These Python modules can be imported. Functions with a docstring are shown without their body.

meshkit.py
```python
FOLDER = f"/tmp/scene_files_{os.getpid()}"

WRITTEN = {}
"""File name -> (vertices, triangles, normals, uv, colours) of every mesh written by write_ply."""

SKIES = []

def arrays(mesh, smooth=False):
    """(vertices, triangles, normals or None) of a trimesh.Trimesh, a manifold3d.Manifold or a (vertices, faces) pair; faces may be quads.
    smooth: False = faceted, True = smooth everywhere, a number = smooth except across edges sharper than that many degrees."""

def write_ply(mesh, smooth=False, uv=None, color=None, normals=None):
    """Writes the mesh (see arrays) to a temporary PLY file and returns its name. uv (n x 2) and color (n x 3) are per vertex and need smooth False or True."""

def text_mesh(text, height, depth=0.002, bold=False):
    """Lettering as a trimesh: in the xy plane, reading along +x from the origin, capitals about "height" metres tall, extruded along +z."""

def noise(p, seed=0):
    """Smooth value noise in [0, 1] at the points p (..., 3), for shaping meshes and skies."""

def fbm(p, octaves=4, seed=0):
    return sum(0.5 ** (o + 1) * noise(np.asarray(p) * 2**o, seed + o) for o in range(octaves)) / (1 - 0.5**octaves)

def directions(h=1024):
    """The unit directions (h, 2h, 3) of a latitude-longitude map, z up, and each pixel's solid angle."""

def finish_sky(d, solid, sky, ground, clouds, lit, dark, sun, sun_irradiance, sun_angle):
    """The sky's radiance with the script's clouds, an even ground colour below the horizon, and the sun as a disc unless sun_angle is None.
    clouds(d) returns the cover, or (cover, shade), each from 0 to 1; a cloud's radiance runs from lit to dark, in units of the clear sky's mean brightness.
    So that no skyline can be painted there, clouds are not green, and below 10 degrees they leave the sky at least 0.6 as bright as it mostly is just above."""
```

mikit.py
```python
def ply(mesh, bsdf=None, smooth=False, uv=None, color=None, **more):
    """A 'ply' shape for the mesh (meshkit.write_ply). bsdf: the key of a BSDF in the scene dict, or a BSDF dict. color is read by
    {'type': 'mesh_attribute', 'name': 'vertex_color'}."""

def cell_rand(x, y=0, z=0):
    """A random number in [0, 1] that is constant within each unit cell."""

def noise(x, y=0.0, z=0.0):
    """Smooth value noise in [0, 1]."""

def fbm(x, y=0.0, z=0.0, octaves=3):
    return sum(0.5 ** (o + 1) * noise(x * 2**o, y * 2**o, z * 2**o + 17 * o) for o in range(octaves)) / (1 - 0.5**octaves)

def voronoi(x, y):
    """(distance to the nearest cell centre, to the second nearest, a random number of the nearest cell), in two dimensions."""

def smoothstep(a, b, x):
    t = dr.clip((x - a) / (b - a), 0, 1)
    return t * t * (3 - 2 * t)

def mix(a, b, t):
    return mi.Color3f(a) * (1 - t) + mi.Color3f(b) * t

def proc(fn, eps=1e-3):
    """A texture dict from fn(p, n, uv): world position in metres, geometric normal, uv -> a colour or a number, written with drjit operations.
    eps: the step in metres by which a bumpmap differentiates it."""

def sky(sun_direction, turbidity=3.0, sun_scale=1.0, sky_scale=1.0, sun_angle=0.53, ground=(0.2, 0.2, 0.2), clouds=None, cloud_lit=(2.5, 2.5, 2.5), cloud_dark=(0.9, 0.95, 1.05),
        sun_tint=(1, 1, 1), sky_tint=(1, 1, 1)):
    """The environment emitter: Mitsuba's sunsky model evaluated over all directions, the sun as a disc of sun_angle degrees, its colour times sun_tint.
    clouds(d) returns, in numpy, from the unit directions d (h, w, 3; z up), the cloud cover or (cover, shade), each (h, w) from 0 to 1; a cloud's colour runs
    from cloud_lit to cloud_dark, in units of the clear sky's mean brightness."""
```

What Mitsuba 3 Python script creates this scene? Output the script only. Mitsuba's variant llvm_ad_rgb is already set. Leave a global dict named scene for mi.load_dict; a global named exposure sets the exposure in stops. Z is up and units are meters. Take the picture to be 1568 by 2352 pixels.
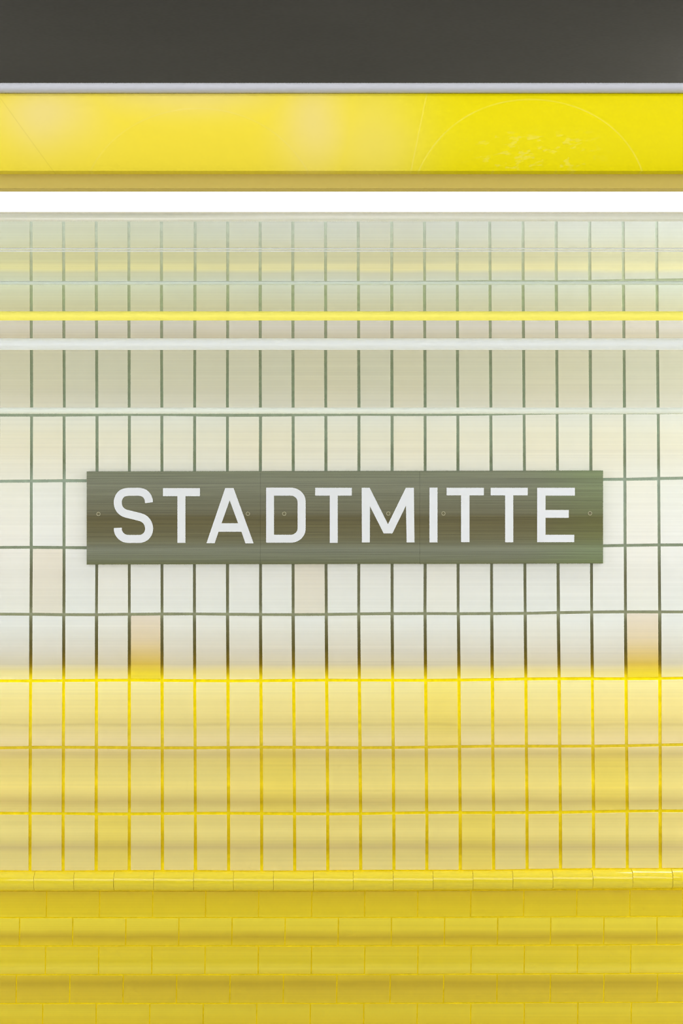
import math, random
import numpy as np
import trimesh
import drjit as dr
import mitsuba as mi
import mikit
from mikit import proc, noise, fbm, smoothstep, mix
from shapely.geometry import Polygon, LineString, box as sbox
from shapely.ops import unary_union

random.seed(7)
rng = np.random.default_rng(7)
T = mi.ScalarTransform4f
scene, labels = {}, {}

# ------------------------------------------------------------------ camera, light, exposure
CAM_Y, CAM_Z = -7.0, 1.3
exposure = 0.45
scene['camera'] = {'type': 'perspective', 'fov_axis': 'x', 'fov': 2 * math.degrees(math.atan(1.568 / 7.0)),
                   'near_clip': 0.05, 'far_clip': 100.0,
                   'to_world': T().look_at(origin=[0, CAM_Y, CAM_Z], target=[0, 0, CAM_Z], up=[0, 0, 1])}
# the lit hall around the platform: an even, slightly cool white
scene['hall_light'] = {'type': 'constant', 'radiance': {'type': 'rgb', 'value': [1.52, 1.54, 1.56]}}
LAMP_TRAIN = 1.1        # the tube cover in the train
ADDED_LAMP_WALL = 40.0        # added unseen lamp over the track, brightens the upper right wall
ADDED_LAMP_PLATFORM = 9.0     # added unseen lamps over the platform, for general light

# ------------------------------------------------------------------ survey of the wall: 2 mm per unit, (784, 1176) = middle, height 1.3 m
U = 0.002
def wx(a): return (a - 784.0) * U
def wz(b): return CAM_Z - (b - 1176.0) * U

def lin(c):
    c = np.asarray(c, float) / 255.0
    return np.where(c <= 0.04045, c / 12.92, ((c + 0.055) / 1.055) ** 2.4)

def ramp(table, scale=None):
    """piecewise linear colour over height; table of (height mark, (r, g, b) in sRGB)"""
    ks = sorted([(wz(b), lin(c) * (scale(b) if scale else 1.0)) for b, c in table], key=lambda t: t[0])
    def fn(z):
        col = mi.Color3f(*[float(v) for v in ks[0][1]])
        for (z0, c0), (z1, c1) in zip(ks[:-1], ks[1:]):
            t = dr.clip((z - z0) / (z1 - z0), 0, 1)
            d = c1 - c0
            col = col + mi.Color3f(float(d[0]), float(d[1]), float(d[2])) * t
        return col
    return fn

# ------------------------------------------------------------------ materials
GLAZE_VEILED = ramp([  # tile colour with the blurred train's light, yellow veil and bands, painted in
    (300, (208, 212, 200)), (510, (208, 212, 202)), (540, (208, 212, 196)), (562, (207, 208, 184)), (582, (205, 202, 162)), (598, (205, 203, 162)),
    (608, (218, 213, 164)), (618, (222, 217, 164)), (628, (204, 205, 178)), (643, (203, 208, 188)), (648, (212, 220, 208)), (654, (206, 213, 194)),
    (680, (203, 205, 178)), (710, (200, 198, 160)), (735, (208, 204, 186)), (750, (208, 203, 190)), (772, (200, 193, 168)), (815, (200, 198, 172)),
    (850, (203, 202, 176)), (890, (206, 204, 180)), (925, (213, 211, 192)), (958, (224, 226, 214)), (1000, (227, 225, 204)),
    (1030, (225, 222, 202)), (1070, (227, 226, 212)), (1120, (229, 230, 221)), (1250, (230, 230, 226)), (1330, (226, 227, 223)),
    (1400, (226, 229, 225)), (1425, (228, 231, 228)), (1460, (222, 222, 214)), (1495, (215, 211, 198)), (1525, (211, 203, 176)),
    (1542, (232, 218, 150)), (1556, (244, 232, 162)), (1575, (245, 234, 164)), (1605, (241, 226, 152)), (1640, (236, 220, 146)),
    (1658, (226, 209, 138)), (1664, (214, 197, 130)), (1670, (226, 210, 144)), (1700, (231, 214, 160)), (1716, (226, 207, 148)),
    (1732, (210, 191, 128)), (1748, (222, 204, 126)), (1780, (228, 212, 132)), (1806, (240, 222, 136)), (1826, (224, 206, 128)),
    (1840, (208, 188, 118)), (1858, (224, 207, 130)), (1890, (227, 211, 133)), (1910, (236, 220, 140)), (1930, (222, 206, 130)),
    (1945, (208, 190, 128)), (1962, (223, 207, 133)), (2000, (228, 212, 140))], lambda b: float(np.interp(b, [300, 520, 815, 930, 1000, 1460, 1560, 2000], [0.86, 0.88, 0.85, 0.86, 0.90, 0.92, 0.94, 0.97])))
GROUT = ramp([  # joint colour, with the passing train's yellow light painted in towards the bottom
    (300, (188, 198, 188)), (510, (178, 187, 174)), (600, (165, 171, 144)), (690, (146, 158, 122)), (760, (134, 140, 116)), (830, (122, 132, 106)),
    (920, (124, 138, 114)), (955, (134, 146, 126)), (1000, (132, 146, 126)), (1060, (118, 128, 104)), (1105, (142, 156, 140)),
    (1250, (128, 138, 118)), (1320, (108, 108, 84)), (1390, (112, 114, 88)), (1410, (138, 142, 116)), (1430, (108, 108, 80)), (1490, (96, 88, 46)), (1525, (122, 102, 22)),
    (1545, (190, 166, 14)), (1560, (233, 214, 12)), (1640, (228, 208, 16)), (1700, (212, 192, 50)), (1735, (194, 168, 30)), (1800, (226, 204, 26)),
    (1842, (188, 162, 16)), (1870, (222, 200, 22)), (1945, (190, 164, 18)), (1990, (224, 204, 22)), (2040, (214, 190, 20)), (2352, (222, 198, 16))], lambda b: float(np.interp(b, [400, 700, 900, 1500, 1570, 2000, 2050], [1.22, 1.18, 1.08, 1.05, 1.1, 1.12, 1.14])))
DADO = ramp([  # brick colour, light and dark bands of the train's blur painted in
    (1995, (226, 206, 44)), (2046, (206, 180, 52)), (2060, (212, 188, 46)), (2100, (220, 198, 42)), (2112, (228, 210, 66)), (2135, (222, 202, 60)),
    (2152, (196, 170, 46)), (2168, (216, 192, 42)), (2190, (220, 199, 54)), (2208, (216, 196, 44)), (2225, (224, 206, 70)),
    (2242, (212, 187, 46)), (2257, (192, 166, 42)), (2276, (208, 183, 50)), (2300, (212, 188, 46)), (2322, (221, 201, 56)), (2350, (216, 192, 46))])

LEVEL = 1.0
def blur_streak(p, k=0.05):
    # fine horizontal streaks, the train's blurred light painted into the colour
    return 1.0 - k + 2 * k * (0.6 * noise(p.x * 0.9, p.z * 260.0, 3.0) + 0.4 * noise(p.x * 0.35, p.z * 90.0, 9.0))

OCHRE = ramp([(1411, (226, 216, 200)), (1465, (222, 206, 172)), (1500, (217, 192, 124)), (1525, (216, 186, 72)), (1545, (238, 214, 44)), (1563, (247, 228, 56))], lambda b: 0.92)  # beige tile, yellowed at its foot by the same painted-in train light
def ochre_fn(p, n, uv):
    return dr.clip(OCHRE(p.z) * blur_streak(p), 0, 0.96)

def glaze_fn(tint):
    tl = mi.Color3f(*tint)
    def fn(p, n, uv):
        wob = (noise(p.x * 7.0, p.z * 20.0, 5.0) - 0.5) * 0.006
        c = GLAZE_VEILED(p.z + wob) * blur_streak(p)
        # upper courses warmer towards the left, where the train's yellow light is painted in
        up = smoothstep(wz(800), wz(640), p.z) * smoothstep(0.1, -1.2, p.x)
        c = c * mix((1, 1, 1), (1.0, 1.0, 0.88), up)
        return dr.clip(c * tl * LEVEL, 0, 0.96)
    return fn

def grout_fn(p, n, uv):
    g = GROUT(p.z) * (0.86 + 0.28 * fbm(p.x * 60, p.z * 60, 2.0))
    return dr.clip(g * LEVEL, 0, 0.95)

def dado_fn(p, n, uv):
    return dr.clip(DADO(p.z + (noise(p.x * 7.0, p.z * 20.0, 5.0) - 0.5) * 0.006) * blur_streak(p, 0.04) * 1.03, 0, 0.95)

def principled(key, color, rough=0.4, bump=None, **more):
    b = {'type': 'principled', 'base_color': color if isinstance(color, dict) else {'type': 'rgb', 'value': [float(v) for v in color]},
         'roughness': rough, **more}
    if bump:
        b = {'type': 'bumpmap', 'arbitrary': bump[0], 'scale': bump[1], 'bsdf': b}
    scene[key] = {'type': 'twosided', 'bsdf': b}

def wave(p, n, uv):     # hand-made glaze: slow unevenness and orange peel
    return fbm(p.x * 24, p.z * 24, p.y * 24)
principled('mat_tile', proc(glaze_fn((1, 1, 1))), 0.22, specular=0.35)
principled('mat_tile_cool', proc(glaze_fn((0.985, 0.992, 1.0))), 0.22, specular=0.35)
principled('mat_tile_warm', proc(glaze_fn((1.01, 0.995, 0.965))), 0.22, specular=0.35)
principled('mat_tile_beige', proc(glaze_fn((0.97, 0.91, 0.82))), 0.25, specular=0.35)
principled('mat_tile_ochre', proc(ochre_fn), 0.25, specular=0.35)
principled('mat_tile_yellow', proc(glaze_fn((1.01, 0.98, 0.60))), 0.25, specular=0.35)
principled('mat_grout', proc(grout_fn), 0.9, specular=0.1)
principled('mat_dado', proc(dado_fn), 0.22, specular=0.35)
principled('mat_cap', lin((226, 206, 50)), 0.06, specular=0.7)

def plaster_fn(p, n, uv):
    g = 0.92 + 0.16 * fbm(p.x * 1.2, p.z * 5.0, 1.0) 
    g = g * (0.95 + 0.1 * noise(p.x * 90, p.z * 240, 4.0))
    return mi.Color3f(0.0535, 0.051, 0.0435) * g
principled('mat_plaster', proc(plaster_fn), 0.85, specular=0.15)

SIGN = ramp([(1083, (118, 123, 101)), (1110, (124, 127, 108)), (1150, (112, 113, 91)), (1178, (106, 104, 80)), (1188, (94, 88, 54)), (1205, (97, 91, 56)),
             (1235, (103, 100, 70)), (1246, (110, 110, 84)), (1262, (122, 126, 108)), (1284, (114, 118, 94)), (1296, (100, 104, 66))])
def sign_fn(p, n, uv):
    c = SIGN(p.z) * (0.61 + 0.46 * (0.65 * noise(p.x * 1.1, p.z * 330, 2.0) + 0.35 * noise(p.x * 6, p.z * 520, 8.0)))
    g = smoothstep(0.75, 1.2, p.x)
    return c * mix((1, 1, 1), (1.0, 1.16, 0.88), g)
principled('mat_sign', proc(sign_fn), 0.4, specular=0.3)
principled('mat_letter', lin((216, 219, 226)), 0.45, specular=0.2)
principled('mat_screw', lin((150, 146, 120)), 0.3, metallic=0.5)
principled('mat_bore', lin((96, 92, 64)), 0.6)

def paint_fn(p, n, uv):
    # yellow paint, warmer left; lamp reflections painted in as pale patches; faint arcs
    warm = smoothstep(0.22, -0.12, p.x)
    c = mix((0.585, 0.500, 0.0), (0.625, 0.505, 0.030), warm)
    pale = mi.Float(0)
    for (cx, cz, rx, rz, k) in ((-0.62, 2.14, 0.10, 0.075, 0.95), (-0.33, 2.18, 0.20, 0.045, 0.7), (-0.055, 2.12, 0.07, 0.10, 0.8), (0.07, 2.08, 0.10, 0.14, 0.35)):
        d2 = dr.square((p.x - cx) / rx) + dr.square((p.z - cz) / rz)
        pale = dr.maximum(pale, k * dr.exp(-d2))
    c = mix(c, (0.60, 0.49, 0.150), dr.clip(pale * (0.85 + 0.3 * noise(p.x * 14, p.z * 14, 3.0)), 0, 1))
    for (cx, cz, r, k) in ((-0.301, 1.881, 0.268, 0.35), (0.3985, 1.909, 0.2605, 0.45)):
        d = dr.abs(dr.sqrt(dr.square(p.x - cx) + dr.square(p.z - cz)) - r)
        c = c + mi.Color3f(0.02, 0.03, 0.10) * (k * (1 - smoothstep(0.0, 0.0028, d)) * (0.3 + 0.7 * noise(p.x * 30, p.z * 30, 1.0)))
    scuff = smoothstep(0.58, 0.78, fbm(p.x * 60 + p.z * 40, p.z * 130 - p.x * 30, 4.0)) * smoothstep(0.24, 0.34, p.x) * smoothstep(0.58, 0.45, p.x) * smoothstep(2.11, 2.08, p.z)
    c = c + mi.Color3f(0.008, 0.01, 0.035) * scuff
    mark = dr.abs((p.x - 0.163) * 0.979 - (p.z - 2.10) * 0.2)
    c = c + mi.Color3f(0.006, 0.008, 0.03) * (1 - smoothstep(0.0, 0.0025, mark))
    scr = dr.abs((p.x + 0.717) * 0.81 + (p.z - 2.17) * 0.586)
    c = c * (1 - 0.08 * (1 - smoothstep(0.0, 0.002, scr)))
    return c
principled('mat_train_yellow', proc(paint_fn), 0.45, specular=0.08)
principled('mat_train_body', (0.585, 0.500, 0.004), 0.35, specular=0.4)
principled('mat_train_rim', lin((206, 207, 216)) / 1.62, 0.4, specular=0.3)
principled('mat_header', lin((205, 182, 84)) / 1.36, 0.5, specular=0.3)
principled('mat_pale_rail', lin((229, 234, 236)), 0.35, specular=0.4)
principled('mat_mint_rail', lin((206, 218, 208)), 0.35, specular=0.4)
principled('mat_green_rail', lin((226, 232, 222)), 0.35, specular=0.4)
principled('mat_yellow_rail', lin((255, 245, 112)), 0.35, specular=0.4)
def lip_fn(p, n, uv):
    s = noise(p.x * 1.6, p.z * 300, 2.0)
    return mix(lin((206, 208, 197)).tolist(), lin((234, 234, 228)).tolist(), s)
principled('mat_lamp_lip', proc(lip_fn), 0.5, specular=0.3)
principled('mat_interior', lin((214, 212, 200)), 0.6)
principled('mat_roof', lin((120, 120, 118)), 0.6)
def concrete_fn(p, n, uv):
    return mi.Color3f(0.46, 0.45, 0.42) * (0.8 + 0.4 * fbm(p.x * 3, p.y * 3, p.z * 3))
principled('mat_concrete', proc(concrete_fn), 0.9)
principled('mat_ceiling', (0.62, 0.62, 0.60), 0.9)

# ------------------------------------------------------------------ helpers
def add(key, mesh, mat, smooth=False, **more):
    if key in scene:
        k = 1
        while f'{key}_{k:03d}' in scene: k += 1
        key = f'{key}_{k:03d}'
    scene[key] = mikit.ply(mesh, mat, smooth=smooth, **more)
    return key

def structure(key, label=None):
    labels[key] = {'kind': 'structure'}
    if label: labels[key]['label'] = label

def block(x0, x1, y0, y1, z0, z1, ch=0.0):
    if ch <= 0:
        m = trimesh.creation.box(extents=(x1 - x0, y1 - y0, z1 - z0))
        m.apply_translation(((x0 + x1) / 2, (y0 + y1) / 2, (z0 + z1) / 2))
        return m
    pts = []
    for sx, xa in ((1, x0), (-1, x1)):
        for sy, ya in ((1, y0), (-1, y1)):
            for sz, za in ((1, z0), (-1, z1)):
                pts += [(xa + sx * ch, ya + sy * ch, za), (xa + sx * ch, ya, za + sz * ch), (xa, ya + sy * ch, za + sz * ch)]
    return trimesh.Trimesh(np.array(pts)).convex_hull

def along_x(profile, x0, x1):
    """closed (y, z) outline swept along x"""
    poly = Polygon(profile)
    m = trimesh.creation.extrude_polygon(poly, x1 - x0)
    v = m.vertices.copy()
    m.vertices = np.stack([x0 + v[:, 2], v[:, 0], v[:, 1]], 1)
    m.fix_normals()
    return m

def rod(x0, x1, y, z, r, rz=None, n=20):
    rz = rz or r
    return along_x([(y + r * math.cos(a), z + rz * math.sin(a)) for a in np.linspace(0, 2 * math.pi, n, endpoint=False)], x0, x1)

def pillow(quad, y_back, y_front, ch=0.0016, tilt=(0, 0)):
    """a glazed tile: four corners (x, z) anticlockwise from lower left, arrised front edge, no back"""
    q = np.array(quad, float)
    c = q.mean(0)
    inner = []
    for i in range(4):
        d = c - q[i]
        inner.append(q[i] + np.sign(d) * ch)
    inner = np.array(inner)
    fy = lambda p: y_front + (p[:, 0] - c[0]) * tilt[0] + (p[:, 1] - c[1]) * tilt[1]
    back = np.stack([q[:, 0], np.full(4, y_back), q[:, 1]], 1)
    edge = np.stack([q[:, 0], fy(q) + ch, q[:, 1]], 1)
    front = np.stack([inner[:, 0], fy(inner), inner[:, 1]], 1)
    v = np.vstack([back, edge, front])
    f = []
    for i in range(4):
        j = (i + 1) % 4
        for a, b in ((0, 4), (4, 8)):
            f += [[a + i, a + j, b + j], [a + i, b + j, b + i]]
    f += [[8, 9, 10], [8, 10, 11]]
    return trimesh.Trimesh(v, np.array(f), process=False)

# ------------------------------------------------------------------ the setting
XW = 4.2
Z_TILE_TOP = wz(344)
Z_BED = -1.25
Z_CEIL = wz(2)
add('wall_back', block(-XW, XW, 0.0, 0.25, Z_BED, Z_TILE_TOP), 'mat_grout')
structure('wall_back', 'tiled station wall across the track, cream above and yellow below')
add('wall_upper', block(-XW, XW, -0.03, 0.25, Z_TILE_TOP, Z_CEIL + 0.3), 'mat_plaster')
structure('wall_upper', 'dark grey band of plastered wall above the train')
add('ceiling', block(-XW, XW, -10.0, -0.031, Z_CEIL, Z_CEIL + 0.2), 'mat_ceiling'); structure('ceiling')
add('floor', block(-XW, XW, -3.70, 0.0, Z_BED - 0.2, Z_BED), 'mat_concrete'); structure('floor', 'concrete track bed')
add('floor_platform', block(-XW, XW, -10.0, -4.0, Z_BED - 0.2, 0.0), 'mat_concrete'); structure('floor_platform', 'platform floor')

# ---- upright wall tiles: column joints at three heights, course joints
COLS = {560: [71.5, 146, 221, 296, 370.5, 448, 523, 597, 672, 747, 822.5, 899, 974, 1049, 1124, 1200, 1276, 1353, 1430, 1506.5],
        1000: [73, 148, 223, 297, 372, 447, 522, 598, 673, 748, 824, 900, 976, 1051, 1127, 1203, 1279, 1356, 1433.5, 1511],
        1400: [71.5, 147, 222, 297, 372, 446.5, 522.5, 598, 673, 749, 823.5, 900, 975.5, 1052, 1128.5, 1205.5, 1281.5, 1358, 1435.5, 1514],
        1900: [69, 145, 221, 297, 373, 449, 525, 601, 676.5, 752.5, 828, 904, 980, 1056.5, 1133, 1210, 1286.5, 1362.5, 1439.5, 1515.5]}
ROWS = [344, 498, 650, 800, 953, 1105, 1258, 1411, 1563, 1717, 1868.5, 2002]
EXTRA = 14
def extend(v):
    p = (v[-1] - v[0]) / (len(v) - 1)
    return [v[0] - p * k for k in range(EXTRA, 0, -1)] + list(v) + [v[-1] + p * k for k in range(1, EXTRA + 1)]
COLX = {k: np.array(extend(v)) for k, v in COLS.items()}
KEYS = sorted(COLX)
def col_at(c, b):
    return float(np.interp(b, KEYS, [COLX[k][c] for k in KEYS]))
def rise(a):
    # the courses creep upwards on the right
    return 6.0 * min(max((a - 790) / 778.0, 0), 1.2) ** 1.15
def row_at(r, a):
    return ROWS[r] - rise(a) + 0.8 * math.sin(a * 0.013 + r * 1.7)

tinted = {(6, 1): 'beige', (6, 9): 'beige', (7, 4): 'ochre', (7, 19): 'ochre', (8, 13): 'yellow', (9, 8): 'yellow', (9, 18): 'yellow',
          (10, 3): 'yellow', (10, 14): 'yellow', (3, 9): 'beige_', (3, 17): 'beige_'}
outer = []
NC = len(COLX[560])
for r in range(len(ROWS) - 1):
    for c in range(NC - 1):
        ca = c - EXTRA + 1          # number of the column in view (0 = cut by the left edge)
        b0, b1 = ROWS[r], ROWS[r + 1]
        g = 3.3 if r < 7 else 3.6
        def pt(cc, rr, sx, sz):
            a = col_at(cc, ROWS[rr])
            return [wx(a) + sx * (g * U + rng.normal(0, 0.0004)), wz(row_at(rr, a)) + sz * (3.2 * U + rng.normal(0, 0.0003))]
        quad = [pt(c, r + 1, 1, 1), pt(c + 1, r + 1, -1, 1), pt(c + 1, r, -1, -1), pt(c, r, 1, -1)]
        m = pillow(quad, 0.0, -0.0045, ch=0.0012, tilt=rng.normal(0, 0.0016, 2))
        if 0 <= ca <= 20 and r > 0:
            t = tinted.get((r, ca))
            mat = {'beige': 'mat_tile_beige', 'beige_': 'mat_tile_warm', 'ochre': 'mat_tile_ochre', 'yellow': 'mat_tile_yellow'}.get(t) or \
                  random.choice(['mat_tile', 'mat_tile', 'mat_tile_cool', 'mat_tile_warm'])
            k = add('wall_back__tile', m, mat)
            if t in ('beige', 'ochre', 'yellow'):
                labels[k] = {'label': {'beige': 'beige tile', 'ochre': 'ochre tile', 'yellow': 'deeper yellow tile'}[t]}
        else:
            outer.append(m)
add('wall_back__outer_tiles', trimesh.util.concatenate(outer), 'mat_tile')
labels['wall_back__outer_tiles'] = {'kind': 'stuff', 'label': 'further tiles of the same wall'}

# ---- rounded ledge of yellow glazed cap tiles
def cap(a0, a1):
    prof = []
    z1, z0 = 0.0, -43 * U
    h = (z1 - z0) / 2
    for t in np.linspace(math.pi / 2, -math.pi / 2, 17):
        prof.append((-0.008 - 0.034 * math.cos(t), -h + h * math.sin(t)))
    n = len(prof)
    v, e = [], 0.0012
    for x, ins in ((a0, 0), (a0 + e, 1), (a1 - e, 1), (a1, 0)):
        s = 1.0 if ins else 0.985
        for (y, z) in prof:
            v.append([x, -0.008 + (y + 0.008) * s, -h + (z + h) * (1.0 if ins else 0.985)])
    for x in (a0, a1):
        v.append([x, 0.0, z1]); v.append([x, 0.0, z0])
    f = []
    for k in range(3):
        for i in range(n - 1):
            p, q = k * n + i, (k + 1) * n + i
            f += [[p, q, q + 1], [p, q + 1, p + 1]]
    b = 4 * n
    f += [[b, b + 2, 3 * n], [b, 3 * n, 0], [b + 1, n - 1, 4 * n - 1], [b + 1, 4 * n - 1, b + 3]]
    for i in range(n - 1):
        f += [[b, i, i + 1], [b + 2, 3 * n + i + 1, 3 * n + i]]
    f += [[b, n - 1, b + 1], [b + 2, b + 3, 4 * n - 1]]
    return trimesh.Trimesh(np.array(v), np.array(f), process=False)

outer = []
for k in range(-30, 18):
    a0 = 1358 + 91.2 * k
    m = cap(wx(a0) + 0.0006, wx(a0 + 91.2) - 0.0006)
    m.apply_translation((0, rng.normal(0, 0.0004), wz(2001.5 - rise(a0 + 45)) + rng.normal(0, 0.0003)))
    if a0 + 91 > 0 and a0 < 1568: add('wall_back__cap_tile', m, 'mat_cap', smooth=35)
    else: outer.append(m)
labels['wall_back__cap_tile'] = {'label': 'rounded yellow cap tile'}
add('wall_back__outer_caps', trimesh.util.concatenate(outer), 'mat_cap', smooth=35)
labels['wall_back__outer_caps'] = {'kind': 'stuff'}

# ---- yellow glazed bricks in running bond below the ledge
BROWS = [(2045.5, 2107.5, 107, 121.7), (2107.5, 2172.5, 45, 121.9), (2172.5, 2238.5, 104.5, 122.1), (2238.5, 2304.5, 37.5, 122.6), (2304.5, 2371, 98, 122.8), (2371, 2437, 33, 123.0)]
outer = []
for (b0, b1, a, p) in BROWS:
    for k in range(-12, 24):
        a0, a1 = a + p * k, a + p * (k + 1)
        gx, gz = 1.3 * U, 1.4 * U
        za0, za1 = rise(a0) * 0.5, rise(a1) * 0.5
        j = lambda: rng.normal(0, 0.0005)
        s = rng.normal(0, 0.5)
        quad = [[wx(a0) + gx - 0.001, wz(b1 - za0) + gz + j()], [wx(a1) - gx - 0.001, wz(b1 - za1) + gz + j()],
                [wx(a1) - gx + 0.001, wz(b0 - za1) - gz + j()], [wx(a0) + gx + 0.001, wz(b0 - za0) - gz + j()]]
        m = pillow(quad, 0.0, -0.0022, ch=0.0008, tilt=rng.normal(0, 0.003, 2))
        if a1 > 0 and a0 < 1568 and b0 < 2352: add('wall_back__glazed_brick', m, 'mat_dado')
        else: outer.append(m)
labels['wall_back__glazed_brick'] = {'label': 'yellow glazed brick'}
add('wall_back__outer_bricks', trimesh.util.concatenate(outer), 'mat_dado')
labels['wall_back__outer_bricks'] = {'kind': 'stuff'}

# ------------------------------------------------------------------ the station sign
def flat(poly, y_back, y_front, ch=0.0):
    m = trimesh.creation.extrude_polygon(poly, y_back - y_front)
    v = m.vertices.copy()
    m.vertices = np.stack([v[:, 0], y_back - v[:, 2], v[:, 1]], 1)
    m.fix_normals()
    return m
def P(pts): return Polygon([(wx(a), wz(b)) for a, b in pts])
labels['station_sign'] = {'label': 'long dark olive station name sign reading STADTMITTE in white capitals on the tiled wall', 'category': 'sign'}
edges = [201.5, 598.6, 963.0, 1382.0]
for i in range(3):
    a0, a1 = edges[i] + (0.06 if i else 0), edges[i + 1] - (0.06 if i < 2 else 0)
    t0, t1 = 1083.2 - 2.2 * (a0 - 201) / 1181, 1083.2 - 2.2 * (a1 - 201) / 1181
    b0, b1 = t0 + 213.0, t1 + 212.6
    q = [[wx(a0), wz(b0)], [wx(a1), wz(b1)], [wx(a1), wz(t1)], [wx(a0), wz(t0)]]
    k = add('station_sign__panel', pillow(q, 0.0, -0.030, ch=0.0007), 'mat_sign')

def spline(pts, n=8):
    p = np.array(pts, float)
    p = np.vstack([2 * p[0] - p[1], p, 2 * p[-1] - p[-2]])
    out = []
    for i in range(1, len(p) - 2):
        for t in np.linspace(0, 1, n, endpoint=False):
            a, b, c, d = p[i - 1], p[i], p[i + 1], p[i + 2]
            out.append(0.5 * (2 * b + (c - a) * t + (2 * a - 5 * b + 4 * c - d) * t ** 2 + (3 * b - a - 3 * c + d) * t ** 3))
    out.append(p[-2])
    return [tuple(v) for v in out]
def rect(a0, b0, a1, b1): return P([(a0, b0), (a1, b0), (a1, b1), (a0, b1)])
def tee(l, r, s0, s1, t, tb, bot): return unary_union([rect(l, t, r, tb), rect(s0, t, s1, bot)])
S = LineString([(wx(a), wz(b)) for a, b in spline([
    (344.1, 1154.7), (343.0, 1147), (339.3, 1139), (332.5, 1132.8), (322.6, 1130), (308, 1129.9), (294, 1130.2), (284, 1133), (277, 1139.5), (273.2, 1148.5),
    (272.7, 1156), (274.3, 1164), (279.2, 1172), (288.5, 1178.6), (308, 1183.7), (327, 1188.8), (335.5, 1193.8), (341.2, 1201.5), (344, 1211), (343.6, 1219.5),
    (340.6, 1227), (334.5, 1233.5), (325, 1237.3), (308, 1237.6), (294, 1237.4), (284.3, 1234.2), (277.2, 1227.6), (273.3, 1219.5), (272.7, 1212.2)])]).buffer(9.15 * U, cap_style=2, join_style=1)
def dee():
    def half(l, r, t, b, rx, ry):
        pts = [(l, b), (l, t), (r - rx, t)]
        pts += [(r - rx + rx * math.sin(u), t + ry - ry * math.cos(u)) for u in np.linspace(0, math.pi / 2, 14)[1:]]
        pts += [(r - rx + rx * math.cos(u), b - ry + ry * math.sin(u)) for u in np.linspace(0, math.pi / 2, 14)]
        return P(pts)
    return half(611.7, 702.1, 1120.2, 1246.2, 34, 32).difference(half(629.8, 683.6, 1138.7, 1228, 15.5, 15))
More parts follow.
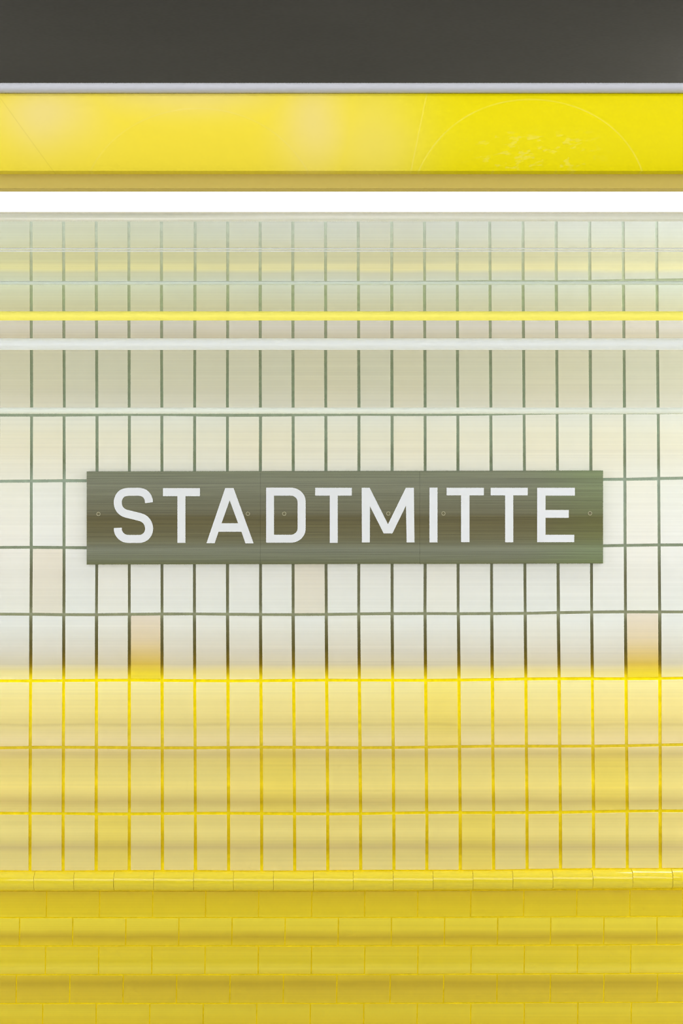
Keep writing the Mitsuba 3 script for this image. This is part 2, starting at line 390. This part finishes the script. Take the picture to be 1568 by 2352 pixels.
A = P([(518.2, 1121.2), (537.3, 1121.2), (583.2, 1247.8), (564.5, 1247.8), (555.2, 1221.2), (503, 1221.2), (494.2, 1247.4), (475.3, 1247.4)]).difference(
    P([(528.4, 1149.4), (547.6, 1201.7), (509.9, 1201.7)]))
M = P([(830, 1120.6), (848.4, 1120.6), (890.3, 1203.8), (931, 1120.6), (949.4, 1120.6), (950.8, 1245.7), (932.8, 1245.7), (931.4, 1161.3), (900.4, 1225), (880.4, 1225), (849, 1162.9), (848.8, 1245.7), (830.6, 1245.7)])
E = unary_union([rect(1231.1, 1120.6, 1250.3, 1245), rect(1231.1, 1120.6, 1317.4, 1138.6), rect(1231.1, 1171.4, 1303.5, 1189.3), rect(1231.1, 1228, 1316, 1245)])
for poly in (S, tee(375.9, 460.5, 408.9, 427.3, 1121.3, 1139.8, 1246.7), A, dee(), tee(723.8, 807.5, 757.1, 775.4, 1120.6, 1138.6, 1246.7), M,
             rect(985, 1120.2, 1003.4, 1245.7), tee(1024.2, 1109.5, 1057.3, 1076.7, 1120.6, 1138, 1245), tee(1124.9, 1209.7, 1158, 1176.6, 1120.6, 1138, 1245.3), E):
    k = add('station_sign__letter', flat(poly, -0.0298, -0.0315), 'mat_letter')
    labels[k] = {'label': 'white letter'}
for a in (228.5, 570, 653, 891, 1017, 1352):
    ring = trimesh.creation.annulus(r_min=0.0068, r_max=0.0094, height=0.0016, sections=28)
    ring.apply_transform(trimesh.transformations.rotation_matrix(math.pi / 2, (1, 0, 0)))
    ring.apply_translation((wx(a), -0.0305, wz(1180.5 - (a - 201) / 1181 * 1.6)))
    k = add('station_sign__screw', ring, 'mat_screw')
    head = trimesh.creation.cylinder(radius=0.0068, height=0.0010, sections=24)
    head.apply_transform(trimesh.transformations.rotation_matrix(math.pi / 2, (1, 0, 0)))
    head.apply_translation((wx(a), -0.0302, wz(1180.5 - (a - 201) / 1181 * 1.6)))
    add(k + '__plug', head, 'mat_bore')
    labels[k] = {'label': 'small ringed screw hole'}

# ------------------------------------------------------------------ the train, at rest: side above the doorway, roof, lamp, handrails
labels['train_car'] = {'label': 'yellow train car with pale roof edge, glowing light strip and rails, before the tiled wall', 'category': 'train'}
HX = 2.60       # half the length built; beyond the frame
YN = -3.80      # near side
z_rim1, z_rim0, z_pan0, z_hed0 = 2.2043, 2.184, 2.0205, 1.979
# cant panel, gently convex
prof = [(YN + 0.018 - 0.018 * math.sin(math.pi * t) ** 0.8, z_pan0 + (z_rim0 - z_pan0) * t) for t in np.linspace(0, 1, 22)]
prof += [(YN + 0.05, z_rim0), (YN + 0.05, z_pan0)]
add('train_car__side_panel', along_x(prof, -HX, HX), 'mat_train_yellow', smooth=25)
add('train_car__roof_rim', along_x([(YN + 0.014 + 0.012 * math.cos(a), (z_rim0 + z_rim1) / 2 + (z_rim1 - z_rim0) / 2 * math.sin(a)) for a in np.linspace(0, 2 * math.pi, 28, endpoint=False)], -HX, HX), 'mat_train_rim', smooth=40)
labels['train_car__roof_rim'] = {'label': 'pale grey roof edge'}
zt = 2.0317
add('train_car__door_header', along_x([(YN + 0.05, zt), (YN + 0.05, 1.9905), (YN + 0.056, 1.9899), (YN + 0.09, 1.9915), (YN + 0.09, zt + 0.03)], -HX, HX), 'mat_header')
labels['train_car__door_header'] = {'label': 'tan recessed header under the yellow panel'}
YB = -2.42      # back edge of the roof
roof = [(YN + 0.01, z_rim1 - 0.004), (YN + 0.3, z_rim1 + 0.035), (-3.0, z_rim1 + 0.05), (YB, z_rim1 + 0.03), (YB, z_rim1 + 0.004), (-3.0, z_rim1 + 0.012), (YN + 0.3, z_rim1 + 0.004), (YN + 0.03, z_rim1 - 0.02)]
add('train_car__roof', along_x(roof, -HX, HX), 'mat_roof')
# inner lining closes the gap between header and ceiling
add('train_car__lining', along_x([(YN + 0.05, z_rim0 + 0.004), (YN + 0.05, zt + 0.001), (YN + 0.07, zt + 0.02), (YN + 0.07, z_rim0 + 0.006)], -HX, HX), 'mat_interior')
# light strip: 4.2 m from the lens, cover 44 mm high
k = 'train_car__light_strip'
add(k, block(-HX, HX, -2.78, -2.66, 2.1500, 2.21), 'mat_interior')
cov = along_x([(-2.80, 2.209), (-2.80, 2.150), (-2.797, 2.1472), (-2.70, 2.1472), (-2.70, 2.1502), (-2.781, 2.1502), (-2.781, 2.209)], -HX, HX)
scene[k + '__cover'] = mikit.ply(cov, 'mat_pale_rail', emitter={'type': 'area', 'radiance': {'type': 'rgb', 'value': [LAMP_TRAIN, LAMP_TRAIN, LAMP_TRAIN]}})
labels[k] = {'label': 'glowing white fluorescent light strip'}
labels[k + '__cover'] = {'label': 'white glowing cover'}
# lip behind the lamp
add('train_car__ceiling_trim', along_x([(-2.655, 2.21), (-2.66, 2.133), (-2.65, 2.1295), (-2.64, 2.133), (-2.635, 2.21)], -HX, HX), 'mat_lamp_lip')
labels['train_car__ceiling_trim'] = {'label': 'pale grey ceiling trim below the light strip'}
# rails, 4.5 m from the lens; 1.286 mm per survey unit
YR = -2.5
F = U * 4.5 / 7.0
def rail(b0, b1, mat, label):
    zc, h = CAM_Z - ((b0 + b1) / 2 - 1176) * F, (b1 - b0) * F
    k = add('train_car__handrail', rod(-HX, HX, YR, zc, max(h / 2, 0.0018)), mat, smooth=40)
    labels[k] = {'label': label}
rail(569.6, 572.6, 'mat_pale_rail', 'thin white rail')
rail(575.4, 578.0, 'mat_pale_rail', 'thin white rail')
rail(645.5, 654.5, 'mat_mint_rail', 'thin pale green rail')
rail(715, 736, 'mat_yellow_rail', 'bright yellow rail')
rail(777, 804, 'mat_pale_rail', 'broad white rail')
rail(936, 950.5, 'mat_green_rail', 'pale rail above the sign')
# posts and sills beyond the frame carry roof and rails
for s in (-1, 1):
    x0, x1 = sorted((s * 2.36, s * 2.60))
    add('train_car__door_pillar', block(x0, x1, YN + 0.02, YN + 0.10, 0.1, 2.0, 0.012), 'mat_train_body')
    x0, x1 = sorted((s * 2.55, s * 2.62))
    add('train_car__post', block(x0, x1, -2.54, -2.44, -0.9, 2.206, 0.01), 'mat_interior')
add('train_car__sill', block(-HX, HX, YN + 0.0, YN + 0.10, Z_BED, 0.12, 0.012), 'mat_train_body')
add('train_car__underframe', block(-2.63, 2.63, -2.62, -2.42, Z_BED, -0.88, 0.012), 'mat_roof')

# ------------------------------------------------------------------ added unseen luminaires, to light the hall and the right of the wall
for i, (x, y) in enumerate([(-2.6, -5.2), (-0.55, -5.2), (1.5, -5.2), (3.3, -5.2), (-2.2, -8.6), (0.2, -8.6), (2.6, -8.6), (2.7, -0.62)]):
    k = 'added_light' + (f'_{i:03d}' if i else '')
    add(k + '__housing', block(x - 0.72, x + 0.72, y - 0.10, y + 0.10, Z_CEIL - 0.06, Z_CEIL + 0.001, 0.006), 'mat_interior')
    d = trimesh.creation.box(extents=(1.38, 0.15, 0.02)); d.apply_translation((x, y, Z_CEIL - 0.069))
    scene[k + '__diffuser'] = mikit.ply(d, 'mat_pale_rail', emitter={'type': 'area', 'radiance': {'type': 'rgb', 'value': [ADDED_LAMP_WALL if y > -2 else ADDED_LAMP_PLATFORM] * 3}})
    labels[k] = {'label': 'added fluorescent luminaire under the platform ceiling, out of view', 'category': 'ceiling light', 'group': 'added luminaires over the platform'}
    if y > -2:
        labels[k] = {'label': 'added bright luminaire above the track, out of view, lighting the upper right wall', 'category': 'ceiling light'}
